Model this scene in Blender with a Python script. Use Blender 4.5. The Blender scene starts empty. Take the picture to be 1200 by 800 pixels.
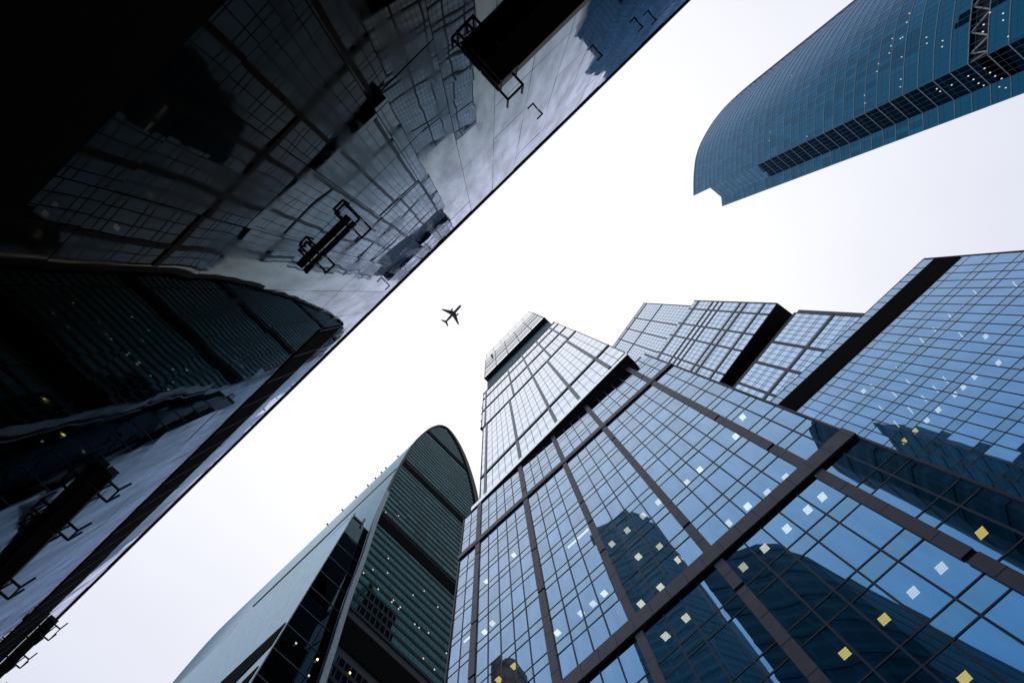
import bpy, math, random
from mathutils import Vector, Matrix
random.seed(11)
SC = bpy.context.scene
COL = SC.collection
R = math.radians

# ------------------------------------------------------------------ camera frame
# The camera stands in a narrow court and looks almost straight up (Z is up; x runs to the
# right of the picture, y runs down it).  EYE is 1.6 m above the paving.
F, CX, CY, ZX, ZY = 600.0, 600.0, 400.0, 574.0, 344.0
UP = Vector((ZX - CX, ZY - CY, F)).normalized()
AX = (Vector((1, 0, 0)) - UP * UP.x).normalized()
AY = UP.cross(AX)
EYE = 1.6

def ray(px, py):
    d = Vector((px - CX, py - CY, F))
    w = d.dot(UP)
    return d.dot(AX) / w, d.dot(AY) / w          # direction for one metre of height

def project(p):
    d = AX * p[0] + AY * p[1] + UP * (p[2] - EYE)
    if d.z <= 0.01:
        return None
    return CX + F * d.x / d.z, CY + F * d.y / d.z

class Face:
    """A vertical facade plane: n = horizontal direction away from the court, t along it, z up."""
    def __init__(s, ang, dist):
        s.n = Vector((math.cos(R(ang)), math.sin(R(ang)), 0)); s.h = Vector((s.n.y, -s.n.x, 0)); s.d = dist
    def p(s, n, t, z):
        return s.n * n + s.h * t + Vector((0, 0, z))
    def tz(s, px, py):
        x, y = ray(px, py)
        k = s.d / (s.n.x * x + s.n.y * y)
        return (s.h.x * x + s.h.y * y) * k, k + EYE

# ------------------------------------------------------------------ mesh helpers
class MB:
    def __init__(s): s.v = []; s.f = []; s.m = []
    def hexa(s, c, mi=0):
        b = len(s.v); s.v += [tuple(q) for q in c]
        for q in ((0, 1, 2, 3), (7, 6, 5, 4), (0, 4, 5, 1), (1, 5, 6, 2), (2, 6, 7, 3), (3, 7, 4, 0)):
            s.f.append(tuple(b + i for i in q)); s.m.append(mi)
    def box(s, fr, n0, n1, t0, t1, z0, z1, mi=0):
        P = fr.p
        s.hexa([P(n0, t0, z0), P(n0, t1, z0), P(n0, t1, z1), P(n0, t0, z1),
                P(n1, t0, z0), P(n1, t1, z0), P(n1, t1, z1), P(n1, t0, z1)], mi)
    def bar(s, a, b, w, h=None, mi=0, ref=Vector((0, 0, 1))):
        a = Vector(a); b = Vector(b); d = (b - a).normalized(); h = h or w
        if abs(d.dot(ref)) > .95: ref = Vector((1, 0, 0))
        u = d.cross(ref).normalized() * (w / 2); v = d.cross(u).normalized() * (h / 2)
        s.hexa([a - u - v, a + u - v, a + u + v, a - u + v, b - u - v, b + u - v, b + u + v, b - u + v], mi)
    def prism(s, loop, z0, z1, mi=0):
        b = len(s.v); k = len(loop)
        s.v += [(x, y, z0) for x, y in loop] + [(x, y, z1) for x, y in loop]
        for i in range(k):
            j = (i + 1) % k
            s.f.append((b + i, b + j, b + k + j, b + k + i)); s.m.append(mi)
        s.f.append(tuple(b + k + i for i in range(k))); s.m.append(mi)
        s.f.append(tuple(b + i for i in reversed(range(k)))); s.m.append(mi)
    def quad(s, a, b, c, d, mi=0):
        k = len(s.v); s.v += [tuple(q) for q in (a, b, c, d)]; s.f.append((k, k + 1, k + 2, k + 3)); s.m.append(mi)
    def sweep(s, rings, mi=0, cap=True):
        b = len(s.v); k = len(rings[0])
        for r in rings: s.v += [tuple(q) for q in r]
        for i in range(len(rings) - 1):
            for j in range(k):
                l = (j + 1) % k
                s.f.append((b + i * k + j, b + i * k + l, b + (i + 1) * k + l, b + (i + 1) * k + j)); s.m.append(mi)
        if cap:
            s.f.append(tuple(b + j for j in range(k))); s.m.append(mi)
            e = b + (len(rings) - 1) * k
            s.f.append(tuple(e + j for j in reversed(range(k)))); s.m.append(mi)
    def build(s, name, mats, parent=None, fix=True, smooth=False):
        if not isinstance(mats, (list, tuple)): mats = [mats]
        me = bpy.data.meshes.new(name)
        off = parent.location if parent else Vector((0, 0, 0))
        root = parent
        while root is not None and root.parent is not None:
            root = root.parent; off = off + root.location
        me.from_pydata([tuple(Vector(q) - off) for q in s.v], [], s.f)
        for m in mats: me.materials.append(m)
        me.polygons.foreach_set('material_index', s.m)
        if fix:
            import bmesh
            bm = bmesh.new(); bm.from_mesh(me); bmesh.ops.recalc_face_normals(bm, faces=bm.faces); bm.to_mesh(me); bm.free()
        if smooth: me.polygons.foreach_set('use_smooth', [True] * len(me.polygons))
        me.update()
        o = bpy.data.objects.new(name, me); COL.objects.link(o)
        if parent: o.parent = parent
        return o

def thing(name, label, cat, loc, group=None):
    o = bpy.data.objects.new(name, None); COL.objects.link(o); o.location = loc
    o.empty_display_size = 2; o['label'] = label; o['category'] = cat
    if group: o['group'] = group
    return o

# ------------------------------------------------------------------ materials
def newmat(name):
    m = bpy.data.materials.new(name); m.use_nodes = True
    nt = m.node_tree; nt.nodes.clear()
    out = nt.nodes.new('ShaderNodeOutputMaterial')
    return m, nt, out, nt.nodes.new, nt.links.new

def rnd_value(nt, lo, hi):
    g = nt.nodes.new('ShaderNodeNewGeometry'); mr = nt.nodes.new('ShaderNodeMapRange')
    mr.inputs[3].default_value = lo; mr.inputs[4].default_value = hi
    nt.links.new(g.outputs['Random Per Island'], mr.inputs[0])
    return mr.outputs[0], g

def wavy(nt, scale, dist, detail=1.0):
    g = nt.nodes.new('ShaderNodeNewGeometry'); n = nt.nodes.new('ShaderNodeTexNoise')
    n.inputs['Scale'].default_value = scale; n.inputs['Detail'].default_value = detail
    nt.links.new(g.outputs['Position'], n.inputs['Vector'])
    b = nt.nodes.new('ShaderNodeBump'); b.inputs['Strength'].default_value = 1.0; b.inputs['Distance'].default_value = dist
    nt.links.new(n.outputs[0], b.inputs['Height'])
    return b.outputs[0]

def coated_glass(name, col, power=2.2, edge=(1, 1, 1), rough=.012, trans=0.0, tint=(.72, .86, 1.0), var=.1, wave=(.35, .003), dirt=0.0, ramp=None, grime=0.0, seams=None):
    """Coated facade glass: a coloured reflection seen face on that turns clear and bright at grazing angles
    (Fresnel), optionally part see-through."""
    m, nt, out, N, L = newmat(name)
    g = N('ShaderNodeBsdfAnisotropic'); g.inputs['Roughness'].default_value = rough
    v, _ = rnd_value(nt, 1 - var, 1 + var)
    h = N('ShaderNodeHueSaturation'); h.inputs['Color'].default_value = (*col, 1); L(v, h.inputs['Value'])
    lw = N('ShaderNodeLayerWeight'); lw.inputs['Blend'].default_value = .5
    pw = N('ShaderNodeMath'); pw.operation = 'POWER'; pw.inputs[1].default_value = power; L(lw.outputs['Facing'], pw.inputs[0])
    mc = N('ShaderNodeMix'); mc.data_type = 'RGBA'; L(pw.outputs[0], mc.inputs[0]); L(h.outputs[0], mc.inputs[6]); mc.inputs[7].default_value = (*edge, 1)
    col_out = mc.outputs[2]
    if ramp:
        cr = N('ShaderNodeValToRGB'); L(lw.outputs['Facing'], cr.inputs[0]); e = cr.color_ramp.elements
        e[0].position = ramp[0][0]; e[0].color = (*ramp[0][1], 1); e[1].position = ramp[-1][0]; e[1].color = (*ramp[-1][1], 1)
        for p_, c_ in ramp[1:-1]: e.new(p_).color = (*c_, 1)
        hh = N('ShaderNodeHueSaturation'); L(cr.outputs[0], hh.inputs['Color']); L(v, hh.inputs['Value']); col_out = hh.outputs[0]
    if dirt:
        ge = N('ShaderNodeNewGeometry'); mp = N('ShaderNodeMapping'); mp.inputs['Scale'].default_value = (1.3, 1.3, .35); L(ge.outputs['Position'], mp.inputs[0])
        n = N('ShaderNodeTexNoise'); n.inputs['Scale'].default_value = 1.0; n.inputs['Detail'].default_value = 8; n.inputs['Roughness'].default_value = .65; L(mp.outputs[0], n.inputs['Vector'])
        r = N('ShaderNodeMapRange'); r.inputs[1].default_value = .35; r.inputs[2].default_value = .65; r.inputs[3].default_value = 1 - dirt; r.inputs[4].default_value = 1.05; L(n.outputs[0], r.inputs[0])
        sc = N('ShaderNodeVectorMath'); sc.operation = 'SCALE'; L(col_out, sc.inputs[0]); L(r.outputs[0], sc.inputs['Scale']); col_out = sc.outputs[0]
        if grime:
            rr = N('ShaderNodeMapRange'); rr.inputs[1].default_value = .34; rr.inputs[2].default_value = .52; rr.inputs[3].default_value = grime; rr.inputs[4].default_value = rough
            L(n.outputs[0], rr.inputs[0]); L(rr.outputs[0], g.inputs['Roughness'])
    if seams:
        ge = N('ShaderNodeNewGeometry'); cur = col_out
        for vec, step, wid in seams:
            dt = N('ShaderNodeVectorMath'); dt.operation = 'DOT_PRODUCT'; L(ge.outputs['Position'], dt.inputs[0]); dt.inputs[1].default_value = tuple(q / step for q in vec)
            fr_ = N('ShaderNodeMath'); fr_.operation = 'FRACT'; L(dt.outputs['Value'], fr_.inputs[0])
            lt = N('ShaderNodeMath'); lt.operation = 'LESS_THAN'; lt.inputs[1].default_value = wid / step; L(fr_.outputs[0], lt.inputs[0])
            r = N('ShaderNodeMapRange'); r.inputs[3].default_value = 1.0; r.inputs[4].default_value = .72; L(lt.outputs[0], r.inputs[0])
            sc = N('ShaderNodeVectorMath'); sc.operation = 'SCALE'; L(cur, sc.inputs[0]); L(r.outputs[0], sc.inputs['Scale']); cur = sc.outputs[0]
        col_out = cur
    L(col_out, g.inputs['Color'])
    if wave: L(wavy(nt, *wave), g.inputs['Normal'])
    if trans:
        t = N('ShaderNodeBsdfTransparent'); t.inputs[0].default_value = (*tint, 1)
        mx = N('ShaderNodeMixShader'); mx.inputs[0].default_value = trans
        L(g.outputs[0], mx.inputs[1]); L(t.outputs[0], mx.inputs[2]); L(mx.outputs[0], out.inputs[0])
    else:
        L(g.outputs[0], out.inputs[0])
    return m

def solid(name, col, rough=.5, metal=0.0, var=.18, nscale=1.5, bump=0.0, spec=.5):
    m, nt, out, N, L = newmat(name)
    p = N('ShaderNodeBsdfPrincipled'); p.inputs['Roughness'].default_value = rough; p.inputs['Metallic'].default_value = metal; p.inputs['Specular IOR Level'].default_value = spec
    g = N('ShaderNodeNewGeometry'); n = N('ShaderNodeTexNoise'); n.inputs['Scale'].default_value = nscale; n.inputs['Detail'].default_value = 6
    L(g.outputs['Position'], n.inputs['Vector'])
    mr = N('ShaderNodeMapRange'); mr.inputs[3].default_value = 1 - var * 2; mr.inputs[4].default_value = 1 + var * 2
    L(n.outputs[0], mr.inputs[0])
    h = N('ShaderNodeHueSaturation'); h.inputs['Color'].default_value = (*col, 1)
    L(mr.outputs[0], h.inputs['Value']); L(h.outputs[0], p.inputs['Base Color'])
    if bump:
        b = N('ShaderNodeBump'); b.inputs['Distance'].default_value = bump; L(n.outputs[0], b.inputs['Height']); L(b.outputs[0], p.inputs['Normal'])
    L(p.outputs[0], out.inputs[0])
    return m

def lamp(name, col, s):
    m, nt, out, N, L = newmat(name)
    e = N('ShaderNodeEmission'); e.inputs[0].default_value = (*col, 1); e.inputs[1].default_value = s
    L(e.outputs[0], out.inputs[0])
    return m

M = dict(
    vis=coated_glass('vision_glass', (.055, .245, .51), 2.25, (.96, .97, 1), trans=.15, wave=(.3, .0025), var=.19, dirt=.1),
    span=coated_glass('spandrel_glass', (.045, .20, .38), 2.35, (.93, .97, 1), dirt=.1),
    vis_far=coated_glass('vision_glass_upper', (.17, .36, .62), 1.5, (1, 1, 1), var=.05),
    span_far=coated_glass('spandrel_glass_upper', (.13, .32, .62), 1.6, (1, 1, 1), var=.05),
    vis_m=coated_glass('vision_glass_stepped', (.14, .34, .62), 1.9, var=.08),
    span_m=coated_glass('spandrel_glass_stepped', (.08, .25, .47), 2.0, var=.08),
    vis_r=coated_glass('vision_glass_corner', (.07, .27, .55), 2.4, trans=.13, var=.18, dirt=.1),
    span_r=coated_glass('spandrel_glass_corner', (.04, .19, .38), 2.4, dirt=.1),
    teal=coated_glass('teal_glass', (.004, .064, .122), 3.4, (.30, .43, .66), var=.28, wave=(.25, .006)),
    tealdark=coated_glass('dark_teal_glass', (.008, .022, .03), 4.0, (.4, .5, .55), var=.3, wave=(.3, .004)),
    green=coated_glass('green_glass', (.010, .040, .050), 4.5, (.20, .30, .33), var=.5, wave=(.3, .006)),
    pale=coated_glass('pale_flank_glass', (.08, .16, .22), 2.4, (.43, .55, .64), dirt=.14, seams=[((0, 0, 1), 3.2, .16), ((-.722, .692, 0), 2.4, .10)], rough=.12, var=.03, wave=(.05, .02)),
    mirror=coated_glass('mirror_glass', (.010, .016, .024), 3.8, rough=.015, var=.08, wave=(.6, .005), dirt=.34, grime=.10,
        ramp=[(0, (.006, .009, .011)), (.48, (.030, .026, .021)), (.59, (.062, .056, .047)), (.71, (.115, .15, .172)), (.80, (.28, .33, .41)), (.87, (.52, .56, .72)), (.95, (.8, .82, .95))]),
    slit=solid('black_slit', (.004, .005, .006), .9, spec=.02),
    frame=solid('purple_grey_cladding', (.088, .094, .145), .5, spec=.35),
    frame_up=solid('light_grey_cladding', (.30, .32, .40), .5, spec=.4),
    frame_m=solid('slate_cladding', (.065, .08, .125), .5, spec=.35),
    darkrim=solid('dark_green_rim', (.015, .026, .03), .6, spec=.12),
    mull=solid('dark_mullion_metal', (.026, .042, .085), .5, spec=.3),
    mullteal=solid('slate_mullion_metal', (.05, .13, .19), .5, spec=.2),
    joint_and_shade=solid('black_joint_and_shade', (.012, .012, .016), .7, spec=.1),
    darkgrey=solid('dark_grey_louvre', (.035, .036, .046), .7, spec=.2),
    recess=solid('deep_teal_panel', (.03, .11, .17), .6, spec=.2),
    black=solid('black_louvre', (.024, .022, .026), .8, spec=.12),
    unlit_black=solid('unlit_ledge_black', (.003, .003, .0035), .8, spec=.03),  # shade of the unlit lower ledge put into the near-black colour
    core=solid('dark_core', (.02, .028, .045), .8),
    ceil=solid('office_ceiling', (.18, .22, .28), .9),
    fin=solid('pale_metal_fin', (.55, .58, .62), .4, .4),
    rib=solid('grey_floor_rib', (.30, .40, .48), .55, spec=.3),
    white=solid('white_steel', (.55, .55, .56), .5),
    steel=solid('black_steel', (.012, .013, .015), .5, spec=.15),
    greenfin=solid('green_grey_fin', (.007, .018, .021), .7, spec=.1),
    brown=solid('brown_stone', (.18, .11, .08), .8, nscale=.3),
    darkwall=solid('dark_tower_skin', (.045, .17, .21), .6, nscale=.12, var=.3, spec=.2),
    darkband=solid('dark_tower_band', (.06, .20, .24), .6, spec=.2),
    paving=solid('grey_paving', (.25, .25, .26), .8, nscale=.8),
    plane=solid('aircraft_grey', (.05, .05, .055), .5),
    lw=lamp('white_lamp_tube', (1, .87, .60), 5.0),
    ly=lamp('yellow_lamp_tube', (1, .72, .16), 4.6),
    lwd=lamp('dim_cream_lamp', (1, .86, .58), 3.6),
    dot=lamp('white_downlight', (1, .97, .92), .75),
)

def grid_skin(name, base, line):
    """Dark curtain wall of a distant tower: floor bands every storey and window divisions."""
    m, nt, out, N, L = newmat(name)
    p = N('ShaderNodeBsdfPrincipled'); p.inputs['Roughness'].default_value = .5; p.inputs['Specular IOR Level'].default_value = .25
    g = N('ShaderNodeNewGeometry'); sp = N('ShaderNodeSeparateXYZ'); L(g.outputs['Position'], sp.inputs[0])
    ad = N('ShaderNodeMath'); ad.operation = 'ADD'; L(sp.outputs[0], ad.inputs[0]); L(sp.outputs[1], ad.inputs[1])
    def stripes(src, step, w):
        d = N('ShaderNodeMath'); d.operation = 'DIVIDE'; d.inputs[1].default_value = step; L(src, d.inputs[0])
        f = N('ShaderNodeMath'); f.operation = 'FRACT'; L(d.outputs[0], f.inputs[0])
        c = N('ShaderNodeMath'); c.operation = 'LESS_THAN'; c.inputs[1].default_value = w; L(f.outputs[0], c.inputs[0]); return c.outputs[0]
    mx = N('ShaderNodeMath'); mx.operation = 'MAXIMUM'; L(stripes(sp.outputs[2], 4.0, .3), mx.inputs[0]); L(stripes(ad.outputs[0], 3.1, .12), mx.inputs[1])
    c = N('ShaderNodeMix'); c.data_type = 'RGBA'; L(mx.outputs[0], c.inputs[0]); c.inputs[6].default_value = (*base, 1); c.inputs[7].default_value = (*line, 1)
    L(c.outputs[2], p.inputs['Base Color']); L(p.outputs[0], out.inputs[0])
    return m
M['darkwall'] = grid_skin('dark_tower_grid', (.04, .16, .20), (.09, .25, .29))
M['brown'] = grid_skin('brown_tower_grid', (.46, .25, .17), (.28, .16, .11))

# ------------------------------------------------------------------ curtain wall builder
def screen_area(pts):
    q = [project(p) for p in pts]
    if any(a is None for a in q): return 0
    cx = sum(a[0] for a in q) / 4; cy = sum(a[1] for a in q) / 4
    if not (-10 < cx < 1210 and -10 < cy < 810): return 0
    s = 0
    for i in range(4):
        x0, y0 = q[i]; x1, y1 = q[(i + 1) % 4]; s += x0 * y1 - x1 * y0
    return abs(s) / 2

def place_panes(cells, name, mat, parent, thick=.03, limit=100, jit=.003, hide=None):
    """cells: (face, t0, t1, z0, z1).  The largest in the picture become parts, the rest one part."""
    def shape(mb, c):
        fr, t0, t1, z0, z1 = c
        a = random.uniform(-jit, jit) * (t1 - t0); b = random.uniform(-jit, jit) * (z1 - z0)
        d = fr.d; P = fr.p
        o = [P(d - a - b, t0, z0), P(d + a - b, t1, z0), P(d + a + b, t1, z1), P(d - a + b, t0, z1)]
        if thick: mb.hexa(o + [q + fr.n * thick for q in o])
        else: mb.quad(*o)
    def area(c):
        fr, t0, t1, z0, z1 = c
        if hide and hide(c): return 0
        return screen_area([fr.p(fr.d, t0, z0), fr.p(fr.d, t1, z0), fr.p(fr.d, t1, z1), fr.p(fr.d, t0, z1)])
    cells = sorted(cells, key=area, reverse=True)
    for c in cells[:limit]:
        mb = MB(); shape(mb, c); mb.build(name, mat, parent, fix=False)
    if len(cells) > limit:
        mb = MB()
        for c in cells[limit:]: shape(mb, c)
        o = mb.build(name, mat, parent, fix=False); o['kind'] = 'stuff'

def split(a, b, w):
    n = max(1, round((b - a) / w)); return [a + (b - a) * i / n for i in range(n + 1)]

def cols_from(edges, mw):
    """edges: sorted list of (lo, hi) opaque strips across t -> pane intervals between them."""
    out = []
    for (a, b), (c, d) in zip(edges, edges[1:]):
        if c - b > .1: out.append((b, c))
    return out

def ceiling_light(parent, pos, ax, ay, mat, w=.62, d=.62, slats=4):
    mb = MB(); x = ax * (w / 2); y = ay * (d / 2); z = Vector((0, 0, .06)); p = Vector(pos)
    mb.hexa([p - x - y, p + x - y, p + x + y, p - x + y, p - x - y + z, p + x - y + z, p + x + y + z, p - x + y + z], 0)
    for i in range(slats):
        c = p + ay * (d * ((i + .5) / slats - .5)); yy = ay * (d * (.36 if slats > 1 else .46) / slats); xx = ax * (w * .46); dz = Vector((0, 0, -.02))
        mb.hexa([c - xx - yy + dz, c + xx - yy + dz, c + xx + yy + dz, c - xx + yy + dz, c - xx - yy, c + xx - yy, c + xx + yy, c - xx + yy], 1)
    return mb.build('ceiling_light', [M['steel'], mat], parent)

# ================================================================== 1  tall central tower
F1 = Face(47.1, 21.0)
tower = thing('glass_skyscraper', 'tall blue glass skyscraper with purple grey piers, rising to an overhanging louvred top', 'skyscraper', F1.p(33, -7, 0))
E1 = EYE
SP = 1.05                              # spandrel height
FL = 3.85
z_sp1 = [29.8 + E1 - .05 + FL * k for k in range(-6, 11)]       # tops of spandrels
TB = 70.7 + E1
# core behind the office floors
mb = MB(); mb.box(F1, 25.2, 45, -24.5, 10.05, 0, TB); core = mb.build('body', M['core'], tower)
mb = MB(); mb.box(F1, 21.0, 25.2, -24.65, -24.5, 0, TB); mb.box(F1, 21.0, 25.2, 10.05, 10.18, 0, TB); mb.build('side_wall', M['mull'], tower)
piers1 = [(-21.95, -21.24), (-14.08, -13.38), (-7.62, -7.03), (-1.25, -.58), (6.70, 7.35)]
mulls1 = [-23.2, -19.86, -18.44, -17.0, -15.57, -12.0, -10.6, -9.17, -5.45, -4.1, -2.65, .98, 2.35, 3.74, 5.2, 8.85]
MW = .105
edges1 = sorted([(-24.72, -24.60)] + piers1 + [(m - MW / 2, m + MW / 2) for m in mulls1] + [(10.10, 10.20)])
cols1 = cols_from(edges1, MW)
TH = .075
vis, spn = [], []
zlow = z_sp1[0] - SP - 2.8
for k, zt in enumerate(z_sp1):
    zb = zt - SP
    below = z_sp1[k - 1] if k else zb - 2.8
    band = abs(zt - z_sp1[6]) < .1 or abs(zt - z_sp1[14]) < .1
    for a, b in cols1:
        vis.append((F1, a, b, below + TH / 2, zb - TH / 2))
        spn.append((F1, a, b, zb + TH / 2, zt - TH / 2))
for a, b in cols1:
    vis.append((F1, a, b, z_sp1[-1] + TH / 2, TB - .1))
place_panes(vis, 'window', M['vis'], tower, thick=0)
place_panes(spn, 'spandrel_panel', M['span'], tower)
# mullion grid
mb = MB()
for m in mulls1: mb.box(F1, 20.965, 21.06, m - MW / 2, m + MW / 2, zlow, TB - .12)
for zt in z_sp1:
    for a, b in ((-24.6, -21.95), (-21.24, -14.08), (-13.38, -7.62), (-7.03, -1.25), (-.58, 6.70), (7.35, 10.1)):
        mb.box(F1, 20.97, 21.05, a, b, zt - TH / 2, zt + TH / 2); mb.box(F1, 20.97, 21.05, a, b, zt - SP - TH / 2, zt - SP + TH / 2)
mb.build('mullion_grid', M['mull'], tower)
for a, b in ((-24.74, -24.6), (10.1, 10.24)):
    mb = MB(); mb.box(F1, 20.88, 21.1, a, b, 0, TB); mb.build('corner_trim', M['mull'], tower)
# piers, each with its dark panel joints
joint_z = {0: [37.7, 44.4, 57.0], 1: [40.4, 47.3, 62.5], 2: [38.5, 43.6, 47.9], 3: [26.0, 54.6, 33.5], 4: [33.7, 42.1, 19.0, 63.5]}
for i, (a, b) in enumerate(piers1):
    mb = MB(); js = sorted(z + E1 for z in joint_z[i] if 3 < z < 69)
    z = 0.0
    for j in js + [71.55 + E1]:
        mb.box(F1, 20.86, 21.08, a, b, z, j - .14 if j in js else j); z = j + .14
        if j in js: mb.box(F1, 20.92, 21.06, a + .03, b - .03, j - .14, j + .14, 1)
    zz = 2.0
    while zz < TB - 1:                      # thin joints between cladding sheets
        if all(abs(zz - j) > .4 for j in js): mb.box(F1, 20.856, 20.88, a - .004, b + .004, zz - .012, zz + .012, 1)
        zz += FL / 2 if i % 2 else FL * .75
    mb.build('pier', [M['frame'], M['joint_and_shade']], tower)
# horizontal beams
for z0, z1, nn in ((28.8, 29.95, 20.72), (59.6, 60.6, 20.78)):
    mb = MB(); mb.box(F1, nn, 21.04, -24.8, 10.25, z0 + E1, z1 + E1)
    t = -23.2
    while t < 10:
        mb.box(F1, nn - .004, nn + .05, t - .012, t + .012, z0 + E1 - .004, z1 + E1 + .004, 1); t += 1.44
    mb.box(F1, nn + .12, 21.03, -24.7, 10.2, z0 + E1 - (.13 if z0 < 40 else .06), z0 + E1 - .004, 1)  # black strip painting the shadow beneath the beam
    mb.build('ledge', [M['frame'], M['joint_and_shade']], tower)
# ceilings and lamps
for zt in z_sp1:
    mb = MB(); mb.box(F1, 21.12, 25.1, -24.4, 9.95, zt - SP + .15, zt - .15); mb.build('floor_slab', M['ceil'], tower)
lamps_main = [(751, 707, 0), (774, 687.5, 0), (780, 745, 0), (804, 723.5, 0), (708, 695, 0), (695, 707, 0), (681, 718, 0), (771.5, 588, 0), (753.5, 604, 0), (735, 621, 0),
              (717, 637, 0), (748, 652, 0), (773, 640, 0), (795, 655, 0), (853.5, 613, 0), (899.5, 577, 0), (876, 593, 0), (921, 559, 0), (963.5, 582, 0), (946.5, 597, 0),
              (922, 619, 0), (896, 642, 0), (871, 664, 0), (990, 765, 1), (1070, 693.5, 0), (1036, 725, 1), (1130, 794, 1), (1150, 624, 1), (1103, 665, 0), (653, 741, 0),
              (584.5, 796, 1), (602.5, 780, 1), (869, 488, 0), (862, 511, 0), (820, 550, 0), (805, 565, 0), (602, 650, 0), (570, 681, 0), (568, 740, 0), (577, 730, 0)]
ceil_z = [zt - SP + .15 for zt in z_sp1]
def put_lamp(face, czs, par, px, py, kind, w=.5, sl=4, dmax=3.6):
    t, z = face.tz(px, py)
    if z > 31 or face.d > 30: sl = 1
    up = [c for c in czs if c > z + .05]
    if not up: return
    zc = min(up) - .07
    k = (zc - EYE) / (z - EYE)
    k = min(k, 1 + dmax / face.d); k = max(k, 1 + .42 / face.d)
    ceiling_light(par, face.p(face.d * k, t * k, zc), face.h, face.n, M['ly' if kind else ('lwd' if face.d > 30 or (px > 1000) or random.random() < .4 else 'lw')], w, w, sl)
for px, py, kd in lamps_main: put_lamp(F1, ceil_z, tower, px, py, kd)
for (ax_, ay_), (bx_, by_) in (((667, 648), (677.5, 641)), ((679, 637.5), (692.5, 628)), ((542, 761), (549, 755))):
    t0, z0 = F1.tz(ax_, ay_); t1, z1 = F1.tz(bx_, by_)
    zc = min(c for c in ceil_z if c > max(z0, z1)) - .07
    mb = MB(); mb.box(F1, 21.45, 21.6, t0 * 1.02, t1 * 1.02, zc, zc + .06); mb.build('strip_light', M['lw'], tower)

# upper block, turned a few degrees, overhanging on the right
F2 = Face(43.6, 20.0)
Z2a, Z2b = 71.6 + E1, 116.0 + E1
s2 = 20 / 21
mb = MB(); mb.box(F1, 21.12, 44, -24.3, 9.6, TB - .02, Z2a + .05); mb.build('recess_wall', M['darkgrey'], tower)
mb = MB(); mb.box(F2, 20.35, 42, -23.2, 7.2, Z2a + .3, Z2b); mb.build('upper_body', M['core'], tower)
F2b = Face(44.6, 19.95)
mb = MB(); mb.box(F2b, 19.97, 42.1, -24.3, 7.6, 71.6 + E1, 71.75 + E1); mb.build('soffit', M['darkgrey'], tower)
for a, b in zip(split(-24.3, 7.62, 1.5), split(-24.3, 7.62, 1.5)[1:]):
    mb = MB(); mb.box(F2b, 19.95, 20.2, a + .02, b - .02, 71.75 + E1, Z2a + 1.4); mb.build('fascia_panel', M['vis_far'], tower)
piers2 = [(-22.45, -21.95), (-14.85, -14.3), (-7.2, -6.65), (-2.4, -1.85), (3.95, 4.5)]
def upper_block(fr, par, z0, z1, tl, tr, prs, ledges, pw, visname, fl=3.85, zoff=0, hide=None, spand=.95, th=.06):
    ed = [(tl - .1, tl)] + prs + [(tr, tr + .1)]
    cols = []; ms = []
    for (a, b), (c, d) in zip(ed, ed[1:]):
        x = split(b, c, pw)
        for p, q in zip(x, x[1:]): cols.append((p + .04, q - .04))
        ms += x[1:-1]
    V, S = [], []
    z = z0 + zoff; zs = []
    while z < z1 - .5:
        zt = min(z + fl, z1)
        zs.append(z)
        for a, b in cols:
            if zt - z > spand + .3:
                V.append((fr, a, b, z + th / 2, zt - spand - th / 2)); S.append((fr, a, b, zt - spand + th / 2, zt - th / 2))
            else: S.append((fr, a, b, z + th / 2, zt - th / 2))
        z = zt
    mb = MB()
    for m in ms: mb.box(fr, fr.d - .012, fr.d + .05, m - .045, m + .045, z0, z1)
    for z in zs:
        for (a, b), (c, d) in zip(ed, ed[1:]):
            mb.box(fr, fr.d - .01, fr.d + .04, b, c, z - th / 2, z + th / 2)
            if z + fl - spand < z1 - .1: mb.box(fr, fr.d - .01, fr.d + .04, b, c, z + fl - spand - th / 2, z + fl - spand + th / 2)
    mb.build('mullion_grid', M['mull'], par)
    for a, b in prs:
        mb = MB(); mb.box(fr, fr.d - .1, fr.d + .05, a, b, z0, z1)
        q = z0 + random.uniform(4, 9)
        while q < z1 - 2:
            mb.box(fr, fr.d - .105, fr.d + .03, a - .01, b + .01, q - .18, q + .18, 1); q += random.choice((FL * 2, FL * 3, FL * 3))
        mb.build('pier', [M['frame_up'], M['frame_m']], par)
    for lz, lh in ledges:
        mb = MB(); mb.box(fr, fr.d - .15, fr.d + .04, tl - .15, tr + .15, lz - lh / 2, lz + lh / 2)
        mb.box(fr, fr.d - .12, fr.d + .03, tl - .1, tr + .1, lz - lh / 2 - .08, lz - lh / 2 - .003, 1)  # dark strip below the ledge, its underside shade put in as colour
        mb.build('ledge', [M['frame_m'], M['mull']], par)
    for tt in (tl - .1, tr):
        mb = MB(); mb.box(fr, fr.d - .1, fr.d + .1, tt, tt + .1, z0, z1); mb.build('corner_trim', M['mull'], par)
    return V, S
V2, S2 = upper_block(F2, tower, Z2a + 1.5, Z2b, -23.3, 7.28, piers2, [(83.2 + E1, .7), (Z2b - .4, .9)], 1.45, 'window', zoff=-1.4 + FL * 0 + 1.4)
F3 = Face(44.5, 20.15)
Z3 = 156.5 + E1
mb = MB(); mb.box(F3, 20.7, 41, -23.3, 7.5, Z2b + .1, Z3); mb.build('upper_body', M['core'], tower)
piers3 = [(-22.5, -22.0), (-13.0, -12.5), (-6.9, -6.4), (-.75, -.25), (5.0, 5.5)]
V3, S3 = upper_block(F3, tower, Z2b + .1, Z3, -23.4, 7.6, piers3, [(132.2 + E1, .9), (146.9 + E1, .9), (Z3 - .3, .7)], 1.45, 'window')
place_panes(V2 + V3, 'upper_window', M['vis_far'], tower, limit=60)
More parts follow.
